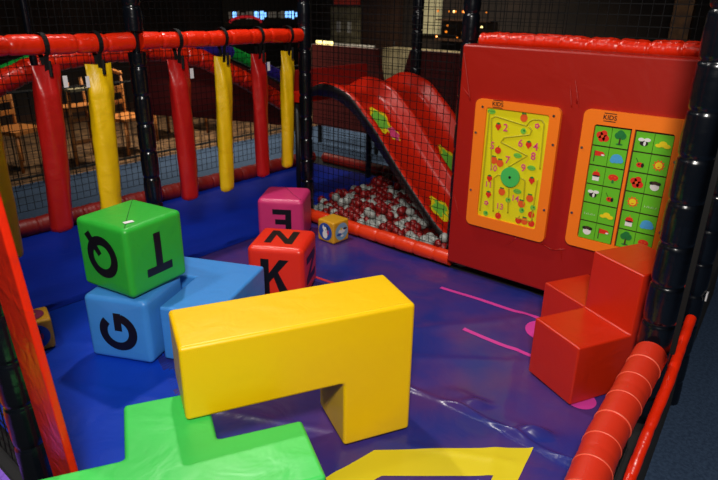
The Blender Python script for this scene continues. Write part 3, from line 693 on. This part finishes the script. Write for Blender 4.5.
# ------------------------------------------------------------------ slide
lipP = [(3.24, .86), (3.16, .90), (3.07, .945), (2.98, .952), (2.90, .94), (2.81, .91), (2.74, .87), (2.65, .79), (2.53, .68), (2.35, .475), (2.12, .24), (1.97, .10), (1.86, .05), (1.6, .03)]
bedP = [(3.24, .85), (3.16, .85), (3.07, .85), (2.98, .84), (2.90, .81), (2.81, .76), (2.74, .70), (2.65, .61), (2.53, .49), (2.35, .30), (2.12, .09), (1.97, .025), (1.86, .012), (1.6, .008)]
def sub(P, k=4):
    out = []
    for i in range(len(P)-1):
        p0 = P[max(i-1, 0)]; p1 = P[i]; p2_ = P[i+1]; p3 = P[min(i+2, len(P)-1)]
        for j in range(k):
            t = j/k
            out.append(tuple(.5*((2*p1[c])+(-p0[c]+p2_[c])*t+(2*p0[c]-5*p1[c]+4*p2_[c]-p3[c])*t*t+(-p0[c]+3*p1[c]-3*p2_[c]+p3[c])*t**3) for c in (0, 1)))
    out.append(P[-1]); return out
L1, B1 = sub(lipP), sub(bedP)
SL = thing('slide', 'red double lane plastic slide with flower decals coming down into ball pit', 'slide', (3.72, 2.4, 0))
vs = []; n = 0
for (y, zl), (_, zb_) in zip(L1, B1):
    sec = []
    for x0, half in ((3.25, 0), (3.72, 1), (4.2, 2)):
        pass
    D = zl-zb_; k = max(0, min(1, D/.1)); th = min(.05, max(.006, zb_-.0))
    def lip(xc): return [(xc-.045, zb_+D*.35), (xc-.030, zb_+D*.85), (xc-.012, zl), (xc+.012, zl), (xc+.030, zb_+D*.85), (xc+.045, zb_+D*.35)]
    sec = [(3.222, max(.004, zl-.062)), (3.212, zl-.035), (3.22, zb_+D*.92), (3.24, zl), (3.262, zl), (3.28, zb_+D*.85), (3.295, zb_+D*.35)]
    sec += [(3.33, zb_+.004), (3.40, zb_), (3.56, zb_), (3.64, zb_+.004)]+lip(3.72)+[(3.80, zb_+.004), (3.88, zb_), (4.04, zb_), (4.11, zb_+.004)]
    sec += [(4.155, zb_+D*.35), (4.17, zb_+D*.85), (4.19, zl), (4.21, zl), (4.23, zb_+D*.92), (4.235, zl-.035), (4.225, max(.004, zl-.062)), (4.15, max(.002, zb_-.014)), (3.30, max(.002, zb_-.014))]
    n = len(sec); vs += [(x-3.72, y-2.4, z) for x, z in sec]
R = len(L1)
sm_ = MB(); mk_ = lambda ks: [(i*n+k, i*n+(k+1) % n, (i+1)*n+(k+1) % n, (i+1)*n+k) for i in range(R-1) for k in ks]
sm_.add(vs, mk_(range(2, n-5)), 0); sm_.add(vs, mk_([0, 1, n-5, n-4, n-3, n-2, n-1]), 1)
bm_ = bmesh.new()
o = sm_.build('slide_bed', [SLIDE, SLIDE_SHADE], SL, smooth=True); bm_.from_mesh(o.data); bmesh.ops.remove_doubles(bm_, verts=bm_.verts, dist=.00001); bmesh.ops.recalc_face_normals(bm_, faces=bm_.faces); bm_.to_mesh(o.data); bm_.free(); smooth_by_angle(o, 75)
def bedz(y):
    for (a, za), (b, zb_) in zip(B1, B1[1:]):
        if b <= y <= a: return zb_+(za-zb_)*(y-b)/(a-b)
    return 0
def flower(x, y, blobs):
    m = MB()
    for k, (dx, dy, rx, ry, mi) in enumerate(blobs):
        N = 22; v = []
        for i in range(N):
            a = 2*PI*i/N; q = 1+.16*math.sin(5*a+k); X = x+dx+rx*q*math.cos(a); Y = y+dy+ry*q*math.sin(a); v.append((X-3.72, Y-2.4, bedz(Y)+.004+.0012*k))
        cxy = (x+dx-3.72, y+dy-2.4, bedz(y+dy)+.005+.0012*k); v.append(cxy)
        m.add(v, [(i, (i+1) % N, N) for i in range(N)], mi)
    o = m.build('flower_decal', [PYEL, PLEAF, PMAG], SL); o['label'] = 'yellow, green and pink flower decal'
flower(3.50, 2.71, [(0, .01, .088, .085, 0), (0, .01, .065, .062, 1), (.045, -.085, .05, .045, 0), (.045, -.085, .045, .042, 2)])
flower(3.50, 2.14, [(0, .01, .088, .085, 0), (0, .01, .065, .062, 1), (.05, -.085, .045, .045, 2)])
flower(3.97, 2.38, [(0, .01, .088, .095, 0), (0, .01, .065, .072, 1), (.045, -.085, .045, .045, 2)])
dkp = MB().box(3.22, 4.2, 3.25, 3.42, .78, .85).build('slide_platform', SLIDE); tag(dkp, 'red platform at the top of the slide', 'platform')
for bx, by in ((3.14, 3.29), (4.12, 4.06)): pass
lg = MB()
for x, y in ((3.26, 3.34), (4.14, 3.34)): MB().bar((x, y, -.01), (x, y, .785), .022, 10).build('platform_leg', IRON, dkp, smooth=True)
bk = MB().box(3.24, 4.15, 3.38, 3.42, .852, 1.0).build('barrier', RED_DARK, dkp)

# ------------------------------------------------------------------ ball pit balls
def sphere(r, seg=16, rings=10):
    bm = bmesh.new(); bmesh.ops.create_uvsphere(bm, u_segments=seg, v_segments=rings, radius=r); me = bpy.data.meshes.new('ball'); bm.to_mesh(me); bm.free()
    for p in me.polygons: p.use_smooth = True
    return me
BR = .0325
meR, meW = sphere(BR), sphere(BR); meR.materials.append(BALL_R); meW.materials.append(BALL_W)
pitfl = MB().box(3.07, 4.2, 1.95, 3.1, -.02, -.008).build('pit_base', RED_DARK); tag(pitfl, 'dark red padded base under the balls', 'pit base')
proto = {}
cnt = 0; pitch = .0662
row = 0; y = 1.86; placed = []
while y < 3.14:
    x = 3.09+(pitch/2 if row % 2 else 0)
    while x < 4.19:
        px, py = x+random.uniform(-.0004, .0004), y+random.uniform(-.0004, .0004)
        ok = not (px > 3.16 and py < 1.98+.0) and not (px > 3.19 and bedz(py)-.05 < .10)
        edge = (px-3.0)*.10+3.03
        if py > edge: ok = ok and random.random() < .35
        if px > 3.95 and random.random() < .3: ok = False
        if ok: placed.append((px, py, BR+.001))
        x += pitch
    y += pitch*.8660; row += 1
# second layer sits in the dimples
layer2 = []
S0 = set((round(a, 2), round(b, 2)) for a, b, _ in placed)
for (a, b, z) in placed:
    if random.random() < .17:
        cx, cy = a+pitch/2, b+pitch*.2887
        n3 = sum(1 for p in placed if (p[0]-cx)**2+(p[1]-cy)**2 < (.042)**2)
        if n3 == 3 and all((q[0]-cx)**2+(q[1]-cy)**2 > (.0655)**2 for q in layer2) and not (cx > 3.16 and bedz(cy)-.05 < .16): layer2.append((cx, cy, BR+.001+.0545))
allb = placed+layer2
wn_ = 0
for p in allb:
    white = (math.sin(p[0]*13.1+1)*math.sin(p[1]*11.7+.4) > .3 and random.random() < .75) or random.random() < .2
    o = bpy.data.objects.new('ball', meW if white else meR); C.objects.link(o); o.location = p
    if white: tag(o, 'white plastic play ball lying in the ball pit below the slide', 'ball', 'white balls in the ball pit')
    else: tag(o, 'red plastic play ball lying in the ball pit below the slide', 'ball', 'red balls in the ball pit')

# ------------------------------------------------------------------ dim background beyond the nets
# railing
rl = thing('iron_railing', 'black iron railing with upright bars beyond the corridor net', 'railing', (3.8, 6.55, GZ))
m = MB()
for z in (.08, .95): m.bar((-3.6, 0, z), (3.2, 0, z), .014, 6)
m.build('rail_bar', IRON, rl)
m = MB()
for i in range(57): x = -3.6+i*.12; m.bar((x, 0, 0), (x, 0, .95), .007, 5)
ob = m.build('uprights', IRON, rl); ob['kind'] = 'stuff'
# wooden chairs
def chair(x, y, rz, label):
    t = thing('wooden_chair', label, 'chair', (x, y, GZ), rz, 'wooden chairs in the dim cafe')
    MB().box(-.22, .22, -.22, .22, .42, .46).build('seat', WOOD, t)
    for sx in (-1, 1):
        for sy in (-1, 1): MB().bar((sx*.19, sy*.19, 0), (sx*.19, sy*.19, .42 if sy < 0 else .98), .018, 8).build('leg', WOOD, t, smooth=True)
    bk = MB()
    pts = [(-.2+.4*i/10, .94+.06*math.sin(PI*i/10)) for i in range(11)]
    bk.tube([(a, .19, b) for a, b in pts], .025, 8); bk.box(-.2, .2, .175, .205, .72, .80); bk.box(-.2, .2, .175, .205, .58, .63)
    bk.build('backrest', WOOD, t)
    return t
chair(3.95, 7.15, .25, 'orange wooden chair showing between the wide yellow bolster and the black post')
chair(4.75, 7.6, -.1, 'orange wooden chair right of the black post, just above the arch gap')
chair(5.5, 7.6, .2, 'orange wooden chair low between the middle red and yellow bolsters')
chair(2.7, 7.3, .4, 'wooden chair in the dark left of the leftmost red bolster')
# high frame between the two left bolsters
hf = thing('wooden_high_chair', 'tan wooden high chair with rungs between the two wide left bolsters', 'chair', (3.35, 7.1, GZ), .1)
for sx in (-1, 1):
    for sy in (-1, 1): MB().bar((sx*.26, sy*.22, 0), (sx*.17, sy*.14, .95), .02, 8).build('leg', WOOD, hf, smooth=True)
for z in (.25, .5): MB().box(-.23, .23, -.2, -.17, z, z+.045).build('rung', WOOD, hf)
MB().box(-.2, .2, -.18, .18, .62, .66).build('seat', WOOD, hf)
MB().box(-.24, .24, -.3, -.1, .86, .89).build('tray', CREAM, hf)
# round table
rt_ = thing('round_table', 'dark round cafe table left of the leftmost red bolster', 'table', (2.45, 8.2, GZ))
MB().poly(circ(0, 0, .4, n=28), 0, .03).build('tabletop', BROWN, rt_, loc=(0, 0, .74)).rotation_euler = (-PI/2, 0, 0)
MB().bar((0, 0, 0), (0, 0, .72), .04, 10).build('pedestal', IRON, rt_); MB().bar((0, 0, 0), (0, 0, .03), .24, 18).build('base', IRON, rt_)
# lit sign
sg = thing('lit_sign', 'blurred blue white lit sign far back above the hanging rail', 'sign', (7.95, 9.0, 1.16), 0)
bx_ = MB().box(-.95, .95, -.04, .04, -.12, .62).build('sign_box', IRON, sg)
random.seed(3); x = -.82
while x < .85:
    wd = random.uniform(.035, .10); hh = random.uniform(.09, .15); MB().poly(rrect(x, x+wd, .06-hh/2+.02*random.random(), .06+hh/2, .012, 2), -.05, -.04).build('lit_letter_block', random.choice([GLOW_B, GLOW_B, PWHITE]), sg); x += wd+random.uniform(.02, .06)
m = MB(); m.tube([(-.45+.4*math.cos(a)*.9, -.05, -.06+.10*math.sin(a)) for a in [PI*i/12 for i in range(13)]], .022, 8); m.build('red_arc', GLOW_R, sg, smooth=True)
MB().bar((0, 0, -1.51), (0, 0, -.12), .04, 10).build('sign_pole', IRON, sg)
# things on the right wall, seen through the pit net
def wallbox(name, y0, y1, z0, z1, m, label, cat, d=.06):
    return tag(MB().box(9.6-d-.001, 9.599, y0, y1, z0, z1).build(name, m), label, cat)
dr = MB().box(9.54, 9.599, 7.0, 7.95, GZ, 2.0).build('door_1', BROWN); struct(dr)
MB().bar((9.50, 7.1, .65), (9.50, 7.1, .8), .015, 8).build('door_handle', METAL, dr)
nb = wallbox('notice_board', 8.0, 8.75, .55, 1.38, CREAM, 'cream notice board left of the brown door at the back', 'board')
for k in range(5): MB().box(9.52, 9.54, 8.06+.14*k, 8.15+.14*k, .8+.1*(k % 2), 1.0+.1*(k % 2)).build('paper', PWHITE if k % 2 else CREAM, nb)
wallbox('red_sign', 8.03, 8.68, 1.42, 1.75, mat('dull_red_sign', (150, 40, 26), .6, emit=.12), 'dull red sign above the cream notice board', 'sign')
wn1 = wallbox('glow_poster', 6.15, 6.6, .95, 1.65, mat('cream_added_glow', (170, 165, 130), .7, emit=.22), 'pale poster with added glow right of the dark post behind the slide', 'poster')  # poster is no lamp, its brightness is added as emission
sh = thing('bottle_shelf', 'back bar shelf with small amber lights above the slide', 'shelf', (9.45, 5.6, .9))
MB().box(-.12, .14, -.55, .5, -.03, 0).build('shelf_board', BROWN, sh); MB().box(-.12, .14, -.55, .5, .3, .32).build('shelf_board', BROWN, sh)
random.seed(11)
for k in range(26):
    yy = random.uniform(-.5, .45); zz = random.choice([.04, .12, .22, .36, .45]); MB().poly(circ(0, 0, random.uniform(.012, .022), n=8), -.01, .01).build('light_bulb', random.choice([GLOW_A, GLOW_A, GLOW_W]), sh, loc=(-.14, yy, zz), rz=-PI/2)
tb = thing('lit_counter', 'pale counter under a warm light strip left of the slide top', 'counter', (8.6, 7.62, GZ))
MB().box(-.3, .3, -.45, .5, 0, 1.05).build('counter_body', CREAM, tb); MB().box(-.34, .34, -.5, .55, 1.05, 1.09).build('counter_top', PWHITE, tb)
MB().box(-.36, -.345, -.1, .3, 1.10, 1.17).build('light_strip', GLOW_W, tb)
# padded red barriers behind the slide with V gap
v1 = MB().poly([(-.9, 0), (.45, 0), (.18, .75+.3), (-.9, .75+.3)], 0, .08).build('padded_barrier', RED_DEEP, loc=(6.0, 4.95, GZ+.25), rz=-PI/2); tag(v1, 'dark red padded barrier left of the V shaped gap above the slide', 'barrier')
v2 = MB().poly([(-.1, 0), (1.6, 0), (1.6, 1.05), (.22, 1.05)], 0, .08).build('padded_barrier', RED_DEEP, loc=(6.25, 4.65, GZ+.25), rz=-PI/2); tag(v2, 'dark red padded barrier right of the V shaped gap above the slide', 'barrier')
for o_, xs in ((v1, (-.8, .2)), (v2, (.1, 1.4))):
    for x in xs: MB().bar((x, .04, -.25), (x, .04, .01), .03, 8).build('foot', IRON, o_)
lc = MB().box(8.9, 9.3, 3.0, 6.9, GZ, .72).build('bar_counter', CREAM); tag(lc, 'grey cream bar counter running behind the red barriers', 'counter')
cl = MB().box(6.5, 6.6, 1.45, 1.62, GZ, 3.2).build('brown_column', mat('amber_column', (110, 72, 30), .7, 0, 5, (70, 44, 20), 14)); tag(cl, 'narrow amber brown column above the right end of the play panel', 'column')
